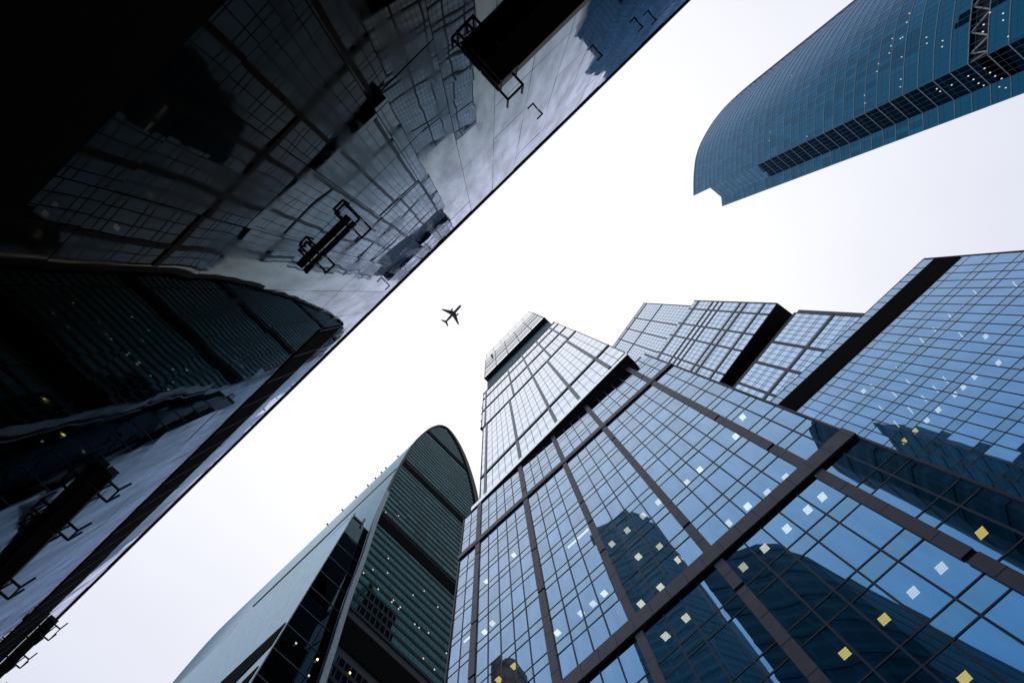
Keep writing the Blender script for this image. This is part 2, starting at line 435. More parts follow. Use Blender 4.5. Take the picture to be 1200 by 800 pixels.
place_panes(S2 + S3, 'upper_spandrel', M['span_far'], tower, limit=20)
# stepped projection on the left flank
mb = MB(); mb.box(F2, 20.6, 32, -25.1, -23.46, 121.5 + E1, 150 + E1); mb.build('side_bay', M['vis_far'], tower)
mb = MB(); mb.box(F2, 20.5, 32.1, -25.2, -23.45, 120.9 + E1, 121.5 + E1); mb.build('side_bay_soffit', M['black'], tower)
mb = MB()
for z in (128, 136, 143.5): mb.box(F2, 20.5, 32.1, -25.2, -23.46, z + E1, z + .7 + E1)
mb.build('side_bay_ledge', M['frame'], tower)
# recessed top floor and overhanging louvred crown
FT = Face(45.0, 20.95)
mb = MB(); mb.box(FT, 20.95, 40, -22.3, 7.2, Z3 - .2, 178 + E1); mb.build('recessed_floor', M['recess'], tower)
mb = MB()
for t in split(-22.2, 7.1, 1.6): mb.box(FT, 20.93, 20.97, t - .05, t + .05, Z3, 177 + E1)
mb.build('recess_mullion', M['mull'], tower)
FC = Face(44.5, 19.2)
ZC0, ZC1 = 177.5 + E1, 226.5 + E1
crown = MB(); crown.box(FC, 20.0, 41, -22.1, 6.9, ZC0 + .6, ZC1 - 1); crown = crown.build('crown', M['tealdark'], tower)
mb = MB(); mb.box(FC, 19.2, 42, -22.6, 7.5, ZC0, ZC0 + .6); mb.build('crown_soffit', M['black'], tower)
for z, hgt in ((178.2, 4.4), (184.6, 3.0), (190, 4.6), (197, 2.0), (202.4, 3.6), (208, 2.2), (213, 4.5), (219.6, 2.4), (223.5, 2.8)):
    mb = MB(); mb.box(FC, 19.2, 20.02, -22.7, 7.5, z + E1, z + hgt + E1); mb.build('louvre', M['vis_far'], crown)
mb = MB()
for t in split(-22.3, 7.1, 5.9): mb.box(FC, 19.18, 20.0, t - .18, t + .18, ZC0 + .7, ZC1)
mb.build('louvre_post', M['frame_m'], crown)
mb = MB()
for z in (233, 240, 247): mb.box(FC, 19.4, 19.5, -22.3, 7.1, z + E1, z + .3 + E1)
for t in split(-22.2, 7.0, 4.9): mb.box(FC, 19.4, 19.52, t - .08, t + .08, ZC1, 248 + E1)
mb.build('roof_railing', M['frame_m'], crown)

# ================================================================== 2  right-hand glass block
FR = Face(46.2, 41.0)
block = thing('glass_office_block', 'blue glass office block with one black louvre band under its roof, at the right edge', 'office block', FR.p(50, 30, 0))
ZR = 74.3 + E1
tR0, tR1 = 13.0, 50.1
mb = MB(); mb.box(FR, 45.0, 59, tR0, tR1 - .1, 0, ZR - .1); mb.box(FR, 41.05, 45, tR0, tR1 - .1, 66.9 + E1, ZR - .1); mb.build('body', M['core'], block)
mb = MB(); mb.box(FR, 41.0, 45.0, tR1 - .14, tR1, 0, 66.9 + E1); mb.build('side_wall', M['mull'], block)
PR = 3.95
tops = [67.9 + E1 - PR * k for k in range(0, 15)]
ms = []
t = tR1 - 1.93
while t > tR0: ms.append(t); t -= 1.46
tt = [tR1] + ms
V, S = [], []
for k, zt in enumerate(tops):
    zb = zt - 1.1; zn = tops[k + 1] if k + 1 < len(tops) else zb - 2.8
    for a, b in zip(tt[1:], tt):
        S.append((FR, a + .05, b - .05, zb + .04, zt - .04)); V.append((FR, a + .05, b - .05, zn + .04, zb - .04))
for a, b in zip(tt[1:], tt): S.append((FR, a + .05, b - .05, 72.5 + E1, ZR - .05))
hid = lambda c: c[2] / 41.0 < .485
place_panes(V, 'window', M['vis_r'], block, thick=0, hide=hid)
place_panes(S, 'spandrel_panel', M['span_r'], block, hide=hid)
mb = MB()
for m in ms: mb.box(FR, 40.975, 41.06, m - .055, m + .055, 8, 68.5 + E1); mb.box(FR, 40.975, 41.06, m - .05, m + .05, 72.4 + E1, ZR)
for zt in tops: mb.box(FR, 40.98, 41.05, tR0, tR1, zt - .045, zt + .045); mb.box(FR, 40.98, 41.05, tR0, tR1, zt - 1.145, zt - 1.055)
mb.box(FR, 40.9, 41.1, tR1, tR1 + .12, 0, ZR); mb.build('mullion_grid', M['mull'], block)
mb = MB(); mb.box(FR, 40.9, 41.04, tR0, tR1, 68.2 + E1, 72.3 + E1)
z = 68.4
while z < 72.2: mb.box(FR, 40.82, 40.92, tR0, tR1, z + E1, z + .09 + E1); z += .3
mb.build('louvre_band', M['black'], block)
mb = MB(); mb.box(FR, 40.97, 59.1, tR0, tR1 + .02, ZR, ZR + .15); mb.build('roof_coping', M['mullteal'], block)
cz = []
for zt in tops[1:]:
    cz.append(zt - 1.1 + .15)
    mb = MB(); mb.box(FR, 41.12, 44.9, tR0 + .2, tR1 - .2, zt - .95, zt - .15); mb.build('floor_slab', M['ceil'], block)
cz.append(66.9 + E1 - .05)
sq = [(1128.8, 453.5, 0), (1119, 462, 0), (1099.5, 480, 0), (1086, 492.5, 0), (1071.8, 504.5, 1), (1059, 516.5, 1), (1142, 441, 0), (1155, 394, 0), (1170, 425, 0), (1012, 458, 0), (1185, 391, 0), (1179, 567, 1), (1197, 375, 0)]
for px, py, kd in sq: put_lamp(FR, cz, block, px, py, kd, .58)
for px, py in [(1062, 444.5), (1093.5, 452), (1080, 463), (1030, 475.5), (1047.5, 493), (1045, 458), (1141, 340), (1187, 330), (1128, 356), (1111.5, 368), (1093.5, 384), (1123.5, 389), (1078, 396), (1149, 303.5), (1064, 477), (1105, 441), (1050, 430), (1020, 450)]:
    t, z = FR.tz(px, py); up = [c for c in cz if c > z + .05]
    if not up: continue
    zc = min(up) - .07; k = min(max((zc - EYE) / (z - EYE), 1.012), 1.08)
    mb = MB(); mb.box(FR, 41 * k, 41 * k + 1.0, t * k - .05, t * k + .05, zc, zc + .06); mb.build('strip_light', M['lwd'], block)

# ================================================================== 3  stepped tower behind
stepped = thing('stepped_tower', 'pale blue gridded tower in two stacked offset blocks, standing behind the central skyscraper', 'tower', Face(37, 80).p(80, 30, 0))
q_ = 69.6 / 68
FA, FB = Face(35.3, 69.6), Face(38.5, 70.0)
k = 69.6 / 70
ZA0, ZA1, ZA2 = 142.3 * q_ + E1, 207 * k + E1, 270.5 * k + E1
mb = MB(); mb.box(FA, 69.9, 96, 4, 44.4 * q_, ZA0, ZA1); mb.box(FA, 69.95, 95, 4, 41.8 * q_, ZA1, ZA2); mb.build('upper_body', M['core'], stepped)
mb = MB(); mb.box(FB, 70.3, 96, 6, 48.6, 0, 140 + E1); mb.build('lower_body', M['core'], stepped)
mb = MB(); mb.box(FB, 72.5, 95, 6, 45, 140 + E1, ZA0 - .5); mb.build('recess_wall', M['black'], stepped)
mb = MB(); mb.box(FA, 69.62, 96.1, 3.9, 44.8 * q_, ZA0 - .6, ZA0 - .02); mb.build('soffit', M['black'], stepped)
VA, SA, GA = [], [], MB()
def grid(fr, t0, t1, z0, z1, prs, fl=3.85, pw=1.5):
    global VA, SA, GA
    ed = [(t0 - .1, t0)] + prs + [(t1, t1 + .1)]
    z = z0
    zs = []
    while z < z1 - .4: zs.append(z); z += fl
    for (a, b), (c, d) in zip(ed, ed[1:]):
        x = split(b, c, pw)
        for p, q in zip(x, x[1:]):
            for z in zs:
                zt = min(z + fl, z1)
                if zt - z > 2: VA.append((fr, p + .06, q - .06, z + .05, zt - 1.15)); SA.append((fr, p + .06, q - .06, zt - 1.05, zt - .05))
                else: SA.append((fr, p + .06, q - .06, z + .05, zt - .05))
        for m in x[1:-1]: GA.box(fr, fr.d - .015, fr.d + .05, m - .06, m + .06, z0, z1)
        for z in zs: GA.box(fr, fr.d - .015, fr.d + .05, b, c, z - .09, z + .09); GA.box(fr, fr.d - .015, fr.d + .05, b, c, min(z + fl, z1) - 1.17, min(z + fl, z1) - 1.03)
prA = [(a * q_, a * q_ + .6) for a in (19.6, 27.9, 33.6, 40.6)]
prA2 = [(a * q_, a * q_ + .6) for a in (19.3, 25.9, 32.6)]
grid(FA, 4, 44.5 * q_, ZA0, ZA1, prA); grid(FA, 4, 41.9 * q_, ZA1, ZA2, prA2)
prB = [(23.5, 24.2), (31.0, 31.8), (38.2, 39.0)]
grid(FB, 6, 48.8, 30, 140 + E1, prB)
hidA = lambda c: c[2] / c[0].d < .36
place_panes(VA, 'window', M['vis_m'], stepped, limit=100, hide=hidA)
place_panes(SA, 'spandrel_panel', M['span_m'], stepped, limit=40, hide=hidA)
GA.build('mullion_grid', M['mull'], stepped)
for fr, prs, z0, z1 in ((FA, prA, ZA0, ZA1), (FA, prA2, ZA1, ZA2), (FB, prB, 0, 140 + E1)):
    for a, b in prs:
        mb = MB(); mb.box(fr, fr.d - .12, fr.d + .04, a, b, z0, z1); mb.build('pier', M['frame_m'], stepped)
for fr, t0, t1, z, hh in [(f, a, b * (q_ if f is FA else 1), (z * q_ if f is FA and z < ZA2 - 5 and z > ZA0 + 7 else z), h) for f, a, b, z, h in [(FA, 4, 44.8, ZA0 + 6.2, 1.1), (FA, 4, 44.8, 160.5, 1.1), (FA, 4, 44.8, 164.5, 1.1), (FA, 4, 44.8, 177, 1.1), (FA, 4, 44.8, 181, 1.1), (FA, 4, 44.8, 185.3, 1.1), (FA, 4, 44.8, 198, 1.2), (FA, 4, 42.2, 236, 1.3), (FA, 4, 42.2, ZA2 - 4.5, 1.4), (FB, 6, 49.2, 123.6 + E1, 1.0), (FB, 6, 49.2, 94, 1.0)]]:
    mb = MB(); mb.box(fr, fr.d - .15, fr.d + .04, t0, t1, z - hh / 2, z + hh / 2); mb.build('ledge', M['frame_m'], stepped)
mb = MB(); mb.box(FB, 69.96, 96.2, 6, 49.0, 138.8 + E1, 140.2 + E1); mb.build('parapet', M['frame_m'], stepped)
for a, b, z0, z1, fr in ((44.5 * q_, 44.9 * q_, ZA0, ZA1, FA), (41.9 * q_, 42.3 * q_, ZA1, ZA2, FA), (48.8, 49.9, 0, 138.8 + E1, FB)):
    mb = MB(); mb.box(fr, fr.d - .15, fr.d + 26, a, b, z0, z1); mb.build('side_wall', M['frame_m'], stepped)
mb = MB(); mb.box(FA, 69.5, 95.2, 4, 42.4 * q_, ZA2, ZA2 + .8); mb.build('roof_edge', M['fin'], stepped)

# ================================================================== 4  arched tower
FG = Face(136.2, 70.0)
DG = 70.0
arched = thing('arched_tower', 'dark green glass tower with rounded arch top and pale curved flank, lower left', 'tower', FG.p(90, 40, 0))
left_px = [(515.7, 498.3), (507, 500.5), (499, 505), (485.4, 517.5), (470.3, 542.3), (457.9, 567), (444, 598.7), (437, 616), (422, 664), (407, 700), (376.5, 800)]
right_px = [(525.3, 502.4), (536.3, 517.5), (546, 538), (552.8, 558.8), (558.3, 579.4)]
Lp = [FG.tz(*p) for p in left_px]
Rp = [FG.tz(*p) for p in right_px]
Lp.append((Lp[-1][0] + 3.0, Lp[-1][1] * .5)); Lp.append((Lp[-1][0] + 1.5, 0.0))
zr = Rp[-1][1]
Rp += [(Rp[-1][0] + 4.5, zr * .88), (Rp[-1][0] + 7, zr * .7), (Rp[-1][0] + 6, zr * .4), (Rp[-1][0] + 2, 0.0)]
def smooth(pts, it=2):
    for _ in range(it):
        o = [pts[0]]
        for a, b in zip(pts, pts[1:]):
            o.append((a[0] * .75 + b[0] * .25, a[1] * .75 + b[1] * .25)); o.append((a[0] * .25 + b[0] * .75, a[1] * .25 + b[1] * .75))
        o.append(pts[-1]); pts = o
    return pts
prof = smooth(list(reversed(Lp)) + Rp)                # from ground left, over the top, to ground right
ipk = max(range(len(prof)), key=lambda i: prof[i][1])
zpk = prof[ipk][1]
def trange(z):
    z = min(z, zpk - .01)
    def at(seq):
        for a, b in zip(seq, seq[1:]):
            if min(a[1], b[1]) <= z <= max(a[1], b[1]) and abs(a[1] - b[1]) > 1e-9:
                f = (z - a[1]) / (b[1] - a[1]); return a[0] + f * (b[0] - a[0])
        return seq[-1][0]
    return at(prof[:ipk + 1]), at(prof[ipk:])
NF = 198.0
# body: the arch outline carried back along the tower's length, its ends closed
mb = MB()
loop = prof
rings = [[FG.p(n, t, z) for t, z in loop] for n in (70.6, 110, 150, NF)]
mb.sweep(rings)
body = mb.build('vault_body', M['pale'], arched)
for p in body.data.polygons: p.use_smooth = len(p.vertices) == 4
# rim around the arched front
mb = MB(); rp = []
for i, (t, z) in enumerate(prof):
    a = prof[max(0, i - 1)]; b = prof[min(len(prof) - 1, i + 1)]
    d = Vector((b[0] - a[0], b[1] - a[1])).normalized(); nx, nz = -d.y, d.x      # outward
    w = .35 if i < ipk else 2.6
    rp.append([FG.p(69.2, t + nx * .25, z + nz * .25), FG.p(70.9, t + nx * .25, z + nz * .25), FG.p(70.9, t - nx * w, z - nz * w), FG.p(69.2, t - nx * w, z - nz * w)])
mb.sweep(rp); mb.build('arch_rim', M['darkrim'], arched)
# the pale pilaster along the lower left edge
mb = MB(); rp = []
for t, z in [q for q in prof[:ipk] if q[1] < 170]:
    rp.append([FG.p(69.0, t - .7, z), FG.p(69.3, t - .7, z), FG.p(69.3, t + .5, z), FG.p(69.0, t + .5, z)])
mb.sweep(rp); mb.build('pilaster', M['rib'], arched)
# office floors of the front
cells, z = [], 4.0
bands = MB()
FH = 3.2
mech = [(FG.tz(499, 505)[1], 3), (FG.tz(470, 543)[1], 4.5), (FG.tz(437, 607)[1], 5.5), (FG.tz(405, 735)[1] - 5, 8)]
# dark mechanical storeys
for zm, hm in mech:
    a0, b0 = trange(zm); a1, b1 = trange(zm + hm)
    m2 = MB(); m2.hexa([FG.p(69.75, a0 + .4, zm), FG.p(69.75, b0 - .4, zm), FG.p(69.75, b1 - .4, zm + hm), FG.p(69.75, a1 + .4, zm + hm), FG.p(70.55, a0 + .4, zm), FG.p(70.55, b0 - .4, zm), FG.p(70.55, b1 - .4, zm + hm), FG.p(70.55, a1 + .4, zm + hm)])
    m2.build('mechanical_storey', M['slit'], arched)
FGp = Face(136.2, 69.95)
while z < zpk - 4:
    zt = z + FH
    a = max(trange(z)[0], trange(zt)[0]) + .5; b = min(trange(z)[1], trange(zt)[1]) - .5
    dark = any(zm - FH * .7 < z < zm + hm - .2 for zm, hm in mech)
    if b - a > 1 and not dark:
        x = split(a, b, 4.6)
        for p, q in zip(x, x[1:]): cells.append((FGp, p + .03, q - .03, z + 1.12, zt - .1))
        fins = MB(); fins.box(FG, 69.84, 70.5, a, b, z + .05, z + 1.02); fins.build('spandrel_fin', M['greenfin'], arched)
        for q in split(a, b, 1.53)[1:-1]: bands.box(FG, 69.88, 70.02, q - .05, q + .05, z + 1.05, zt)
    z += FH
bands.build('mullion_grid', M['mull'], arched)
mb = MB()
mb.sweep([[FG.p(70.1, t, z) for t, z in prof], [FG.p(70.58, t, z) for t, z in prof]]); mb.build('front_backing', M['core'], arched)
place_panes(cells, 'window', M['green'], arched, thick=.1, jit=.002)
# low wing against the left flank
WZ = FG.tz(430, 611)[1]; WT = .262 * 70
mb = MB(); mb.box(FG, 72.0, 152, WT, 28, 0, WZ); mb.build('flank_wall', M['pale'], arched)
mb = MB(); mb.box(FG, 71.6, 71.96, WT + .05, 30, 0, WZ - .2); mb.build('wing_front', M['tealdark'], arched)
mb = MB(); mb.box(FG, 71.5, 72.2, WT - .02, WT + .2, WZ - 4, WZ + 2.2); mb.box(FG, 71.3, 72.6, WT + 3.2, WT + 3.6, WZ - 2, WZ + 3.4); mb.box(FG, 71.35, 72.4, WT + .3, WT + 3.8, WZ - .2, WZ + .6); mb.build('wing_trim', M['mull'], arched)
z = 6
while z < WZ - 4:
    mb = MB(); mb.box(FG, 71.5, 71.58, WT + .1, 27, z, z + .25); mb.build('wing_mullion', M['mull'], arched); z += FH * 2
def on_flank(px, py, t=WT):
    x, y = ray(px, py); kk = t / (FG.h.x * x + FG.h.y * y)
    return (FG.n.x * x + FG.n.y * y) * kk, kk + EYE
for poly in ([(335, 729), (258, 800), (214, 840), (262, 822), (275, 800), (312, 762), (318, 756)], [(303, 780), (283, 800), (262, 822), (280, 818), (290, 800)]):
    q = [on_flank(*p) for p in poly]
    m2 = MB(); b0 = [FG.p(n, WT - .12, z) for n, z in q]; b1 = [FG.p(n, WT + .3, z) for n, z in q]
    m2.sweep([b0, b1]); m2.build('balcony_slit', M['slit'], arched)
# facade seams and track along the vault
def vault_pt(ratio, n, lift=.15):
    best = None
    for t, z in prof[:ipk]:
        if z > 180: 
            r = t / (z - EYE)
            if r >= ratio and (best is None or z < best[1]): best = best if best else (t, z)
    return best
tmin = min(prof[:ipk], key=lambda q: q[0] / max(q[1] - EYE, 1) if q[1] > 100 else 9)
i0 = prof.index(tmin)
it = next(i for i in range(i0, 0, -1) if prof[i][0] / (prof[i][1] - EYE) > tmin[0] / (tmin[1] - EYE) + .012)
t_, z_ = prof[it]
mb = MB(); mb.bar(FG.p(72, t_ - .12, z_), FG.p(150, t_ - .12, z_), .25, .6); mb.build('cleaning_track', M['steel'], arched)
t_, z_ = prof[i0]
for nn in (84, 92, 95, 99, 104, 112, 121, 131):
    m2 = MB(); m2.box(FG, nn, nn + .6, t_ - .5, t_ + .3, z_ + 3, z_ + 3.4); m2.build('roof_anchor', M['steel'], arched)
for px, py, kd in [(461, 703, 0), (459, 705, 0), (469, 711, 0), (467, 713, 0), (454, 671, 0), (455, 654, 0), (486, 731, 0), (491, 735, 0), (502, 741, 0), (523, 765, 0), (496, 771, 0), (509, 784, 0), (443, 690, 0), (402, 769, 0), (372, 772, 1), (362, 791, 0), (387, 795, 0), (426, 671, 0), (452, 600, 0), (467, 604, 0), (410, 788, 1), (484, 697, 0), (497, 692, 0), (513, 711, 0), (437, 667, 0), (347, 753, 0)]:
    fr = FG if px > 405 or py < 700 else Face(136.2, 71.6)
    t, z = Face(136.2, 69.6 if fr is FG else 71.3).tz(px, py)
    m2 = MB(); nd = 69.5 if fr is FG else 71.25
    m2.box(FG, nd, nd + .12, t - .16, t + .16, z - .16, z + .16); m2.build('office_light', M['ly' if kd else 'dot'], arched)

# ================================================================== 5  curved blue tower
Z0 = 235.0
def pl(s, *pts): return [(x * s, y * s) for x, y in pts]
curve = smooth(pl(Z0, (.398, -.190), (.3965, -.228), (.4005, -.2725), (.4205, -.314), (.4440, -.3475), (.470, -.3745), (.515, -.412), (.570, -.447), (.640, -.478)))
curved = thing('curved_tower', 'teal blue tower with a long curved glass face and pale floor ribs, top right corner', 'tower', (.55 * Z0, -.32 * Z0, 0))
back = pl(Z0, (.70, -.43), (.66, -.32), (.50, -.2405))
inset = [(x + (x * .009), y + y * .009) for x, y in curve]
mb = MB(); mb.prism(inset + back, 0, Z0 + EYE); mb.build('body', M['core'], curved)
Zs = .93 * Z0 + EYE
slab = pl(Z0, (.3981, -.1899), (.419, -.1738), (.4212, -.1572), (.52, -.203), (.50, -.215))
mb = MB(); mb.prism([(x * 1.001 + .1, y * 1.001) for x, y in slab], 0, Zs); mb.build('slab_body', M['core'], curved)
class Seg:
    """A straight facade segment between two plan points, as a Face."""
def seg_face(a, b):
    a = Vector((*a, 0)); b = Vector((*b, 0)); h = (b - a).normalized()
    n = Vector((-h.y, h.x, 0))
    if n.dot(a) < 0: n = -n
    f = Face(0, 1); f.n = n; f.h = h; f.d = n.dot(a)
    return f, h.dot(a), h.dot(b)
FHc = 3.95
zfl = [Z0 + EYE - FHc * k for k in range(0, 40)]
gap = (98.45, 102.2)
cells = []; grd = MB(); ribs = {}
walls = list(zip(curve, curve[1:])) + [(slab[0], slab[1]), (slab[1], slab[2])]
def path_seg(a, b): return seg_face(a, b)
ncurve = len(curve) - 1
acc = 0
for wi, (a, b) in enumerate(walls):
    fr, t0, t1 = seg_face(a, b)
    ztop = Z0 + EYE if wi < ncurve else Zs
    cuts = [t0 + (t1 - t0) * i / max(1, round((t1 - t0) / 1.5)) for i in range(max(1, round((t1 - t0) / 1.5)) + 1)]
    if wi >= ncurve: cuts = split(t0, t1, 1.35)
    zz = [z for z in zfl if z <= ztop + .1]
    if wi >= ncurve: zz = [ztop] + [z for z in zz if z < ztop - 1.5]
    for zt, zb in zip(zz, zz[1:]):
        if zb < gap[1] and zt > gap[0] - .5 and wi < ncurve and abs((zb + zt) / 2 - 100.3) < 1: continue
        for p, q in zip(cuts, cuts[1:]): cells.append((fr, p + .03, q - .03, zb + .1, zt - .1))
    for p in cuts[:-1]: grd.box(fr, fr.d - .03, fr.d + .08, p - .04, p + .04, 79, ztop)
    for zt in zz:
        grd.box(fr, fr.d - .02, fr.d + .05, t0, t1, zt - 1.35, zt - 1.28)
hidc = None
place_panes(cells, 'window', M['teal'], curved, thick=.08, jit=.0015)
grd.build('mullion_grid', M['mullteal'], curved)
# floor ribs: one continuous rib per floor
for zt in zfl:
    mb = MB()
    for path, top in ((curve, Z0 + EYE), (slab[:3], Zs)):
        if zt > top + .1: continue
        rr = []
        for i, (x, y) in enumerate(path):
            a = path[max(0, i - 1)]; b = path[min(len(path) - 1, i + 1)]
            h = Vector((b[0] - a[0], b[1] - a[1])).normalized(); n = Vector((-h.y, h.x))
            if n.dot(Vector((x, y))) < 0: n = -n
            rr.append([(x - n.x * .07, y - n.y * .07, zt - .11), (x + n.x * .1, y + n.y * .1, zt - .11), (x + n.x * .1, y + n.y * .1, zt + .11), (x - n.x * .07, y - n.y * .07, zt + .11)])
        mb.sweep(rr)
    mb.build('floor_rib', M['rib'], curved)
# open plant storey with white diagonal braces
mb = MB()
for i in range(0, 20):
    (ax_, ay_), (bx_, by_) = curve[i], curve[i + 1]
    o = -.1
    for k in range(1):
        za, zb = (gap[0], gap[1]) if i % 2 else (gap[1], gap[0])
        n = Vector((ax_, ay_, 0)).normalized()
        mb.bar(Vector((ax_, ay_, za)) + n * .4, Vector((bx_, by_, zb)) + n * .4, .28)
mb.build('diagonal_brace', M['white'], curved)
for px, py in [(1058, 44), (1055.5, 45.5), (1057, 67), (1056, 93), (1055.5, 102), (1086, 44), (1086.5, 51), (1105, 48), (1104.5, 55), (1160.5, 15), (1152, 37.5), (1153, 29), (1176, 16), (1182, 43), (1176, 24), (1066, 16), (1063, 26.5), (1046, 45.5), (1044.5, 54), (1042.5, 62.5), (1098, 104), (1102, 107), (1135, 89), (1141, 93), (1147, 97.5), (1153, 100), (1154, 80), (1160.5, 85), (1166.5, 89), (1174, 92), (1115.5, 99.5), (1171.5, 102), (1179, 103), (1030, 75), (1028, 84), (1013.5, 112), (1014, 121), (903, 155), (902, 165), (946, 160), (927.5, 89)]:
    x, y = ray(px, py)
    # nearest wall hit along the ray
    best = None
    for (a, b) in walls:
        fr, t0, t1 = seg_face(a, b); den = fr.n.x * x + fr.n.y * y
        if den <= 1e-6: continue
        kk = fr.d / den; tt_ = (fr.h.x * x + fr.h.y * y) * kk
        if min(t0, t1) <= tt_ <= max(t0, t1) and (best is None or kk < best[0]): best = (kk, fr, tt_)
    if best and best[0] < Z0:
        kk, fr, tt_ = best
        m2 = MB(); m2.box(fr, fr.d - .14, fr.d + .06, tt_ - .09, tt_ + .09, kk + EYE - .11, kk + EYE + .11); m2.build('office_light', M['dot'], curved)
mb = MB(); mb.prism([(x * .999, y * .999) for x, y in curve] + back, Z0 + EYE, Z0 + EYE + 1.2); mb.build('roof_edge', M['mullteal'], curved)

# ================================================================== 6  mirror wall on the near side
FW = Face(226.1, 4.0)
ZW = 4.0 / .1338 + EYE
wall = thing('mirror_glass_building', 'near dark building with a mirror glass wall reflecting the towers, filling the upper left', 'building', FW.p(9, 0, 0))
TW0, TW1 = -30.0, 46.0
mb = MB(); mb.box(FW, 4.1, 16, TW0, TW1, 0, ZW - .15); mb.build('body', M['core'], wall)
rows = [5.4 + EYE]
z = ZW - .30
zz = [z]
while z > 7.4: z -= 3.3; zz.append(max(z, 5.35 + EYE - .3))
zz = sorted(set(zz))
cols = []
t = TW0
while t < TW1: cols.append((t, t + 1.62)); t += 1.62
cells = []
L0, L1 = 22.5 + EYE, 25.9 + EYE
tl_end = FW.tz(404, 380)[0]
for a, b in cols:
    for z0, z1 in zip(zz, zz[1:]):
        cells.append((FW, a + .009, b - .009, z0 + .009, z1 - .009))
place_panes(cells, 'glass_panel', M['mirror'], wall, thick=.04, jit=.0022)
mb = MB(); mb.box(FW, 4.02, 4.09, TW0, TW1, 5, ZW - .2); mb.build('panel_backing', M['joint_and_shade'], wall)
mb = MB(); mb.box(FW, 3.93, 16.1, TW0, TW1, ZW - .29, ZW); mb.build('coping', M['steel'], wall)
mb = MB(); mb.box(FW, 3.75, 16, TW0, TW1, 0, 5.3 + EYE); mb.build('plinth', M['unlit_black'], wall)
mb = MB(); mb.box(FW, 3.955, 3.975, tl_end, TW1, L0, L1)
t = tl_end + .01
while t < TW1: mb.box(FW, 3.94, 3.96, t, t + .03, L0, L1, 1); t += 1.62
mb.build('louvre_strip', [M['slit'], M['frame_m']], wall)

def light_rig(label, t0, t1, zc, off, hgt, frames):
    r = thing('lighting_rig', label, 'lighting rig', FW.p(4 - off, (t0 + t1) / 2, zc), 'lighting rigs bracketed off the mirror wall')
    m = MB(); m.box(FW, 4 - off, 3.97, t0, t1, zc, zc + hgt); m.box(FW, 4 - off - .03, 4 - off + .05, t0, t1, zc - .05, zc + .03); m.build('beam', M['steel'], r)
    for tf, ww in frames:
        m = MB(); w = .05
        for dt in (0, ww):
            m.bar(FW.p(3.99, tf + dt, zc + hgt * .5), FW.p(4 - off - .35, tf + dt, zc + hgt * .5), w)
            m.bar(FW.p(3.99, tf + dt, zc - .45), FW.p(4 - off - .1, tf + dt, zc - .45), w)
            m.bar(FW.p(4 - off - .35, tf + dt, zc + hgt * .5), FW.p(4 - off - .35, tf + dt, zc + hgt * .5 + .5), w)
        for dt in (0, ww): m.bar(FW.p(4 - off - .1, tf + dt, zc - .5), FW.p(4 - off - .1, tf + dt, zc + hgt * .5 + .03), w * .8)
        m.bar(FW.p(4 - off - .35, tf, zc + hgt * .5), FW.p(4 - off - .35, tf + ww, zc + hgt * .5), w)
        m.bar(FW.p(4 - off - .1, tf, zc - .45), FW.p(4 - off - .1, tf + ww, zc - .45), w)
        m.build('bracket', M['steel'], r)
    return r
light_rig('long black lighting beam on brackets across the mirror wall, at the top of the picture', -15, -3.55, 12.6 + EYE, .62, .4, [(-4.05, .5), (-9, .6)])
light_rig('short black beam with open brackets, added in place of a reflection, middle of the mirror wall', 1.3, 3.2, 14.2 + EYE, .16, .12, [(1.1, .35), (2.5, .3)])  # solid beam added where the glass only reflects one standing elsewhere
light_rig('black lighting beam with square frames standing out past the roof edge, lower left', 28.6, 42, 26.6 + EYE, .55, .2, [(28.8, .9), (31.2, .7), (33.6, .9)])
light_rig('dark bracketed lighting beam low on the mirror wall, left edge of the picture', 11.2, 18, 14.5 + EYE, .32, .25, [(11.5, .5), (13.2, .4), (15.6, .5)])

for px, py in ((630, 128), (748, 27), (764, 19), (700, 60), (452, 330)):
    t, z = FW.tz(px, py)
    m = MB(); m.bar(FW.p(3.985, t, z), FW.p(3.72, t, z - .05), .05); m.bar(FW.p(3.72, t - .02, z - .07), FW.p(3.72, t + .3, z - .05), .05); m.build('hook', M['steel'], wall)

# ================================================================== 7  towers seen only in the reflections
def mirrored_loop(px, Z, face):
    out = []
    for p in px:
        x, y = ray(*p); v = Vector((x * Z, y * Z, 0))
        v = v - face.n * (2 * (v.dot(face.n) - face.d)); out.append((v.x, v.y))
    return out
def backdrop(label, px, Z, face, mat, group=None, fl=4.0):
    lp = mirrored_loop(px, Z - EYE, face)
    cx = sum(a for a, b in lp) / len(lp); cy = sum(b for a, b in lp) / len(lp)
    r = thing('office_tower', label, 'tower', (cx, cy, 0))
    m = MB(); m.prism(lp, 0, Z); m.build('body', mat, r)
    m = MB()
    z = Z - 3
    big = [(cx + (a - cx) * 1.006, cy + (b - cy) * 1.006) for a, b in lp]
    while z > 20: m.prism(big, z, z + .9); z -= fl * 2
    m.build('floor_band', M['darkband'], r)
    return r
backdrop('dark blue tower mirrored in the central skyscraper, above its lower beam', [(690, 622), (714, 613), (724, 604), (735, 598), (742, 605), (768, 614), (778, 628), (795, 642), (770, 668), (735, 655)], 230, F1, M['darkwall'])
backdrop('dark tower mirrored in the lower windows of the central skyscraper, broad and flat topped', [(811, 657), (840, 652), (852, 651), (868, 648), (885, 641), (910, 641), (945, 651), (968, 664), (1010, 688), (1130, 752), (1250, 815), (1250, 900), (960, 800)], 110, F1, M['darkwall'])
backdrop('dark rounded tower mirrored beside the right corner of the central skyscraper', [(948, 493), (952, 510), (962, 532), (985, 552), (1010, 566), (1170, 652), (1330, 735), (1330, 600), (1010, 480), (960, 482)], 110, F1, M['darkwall'])
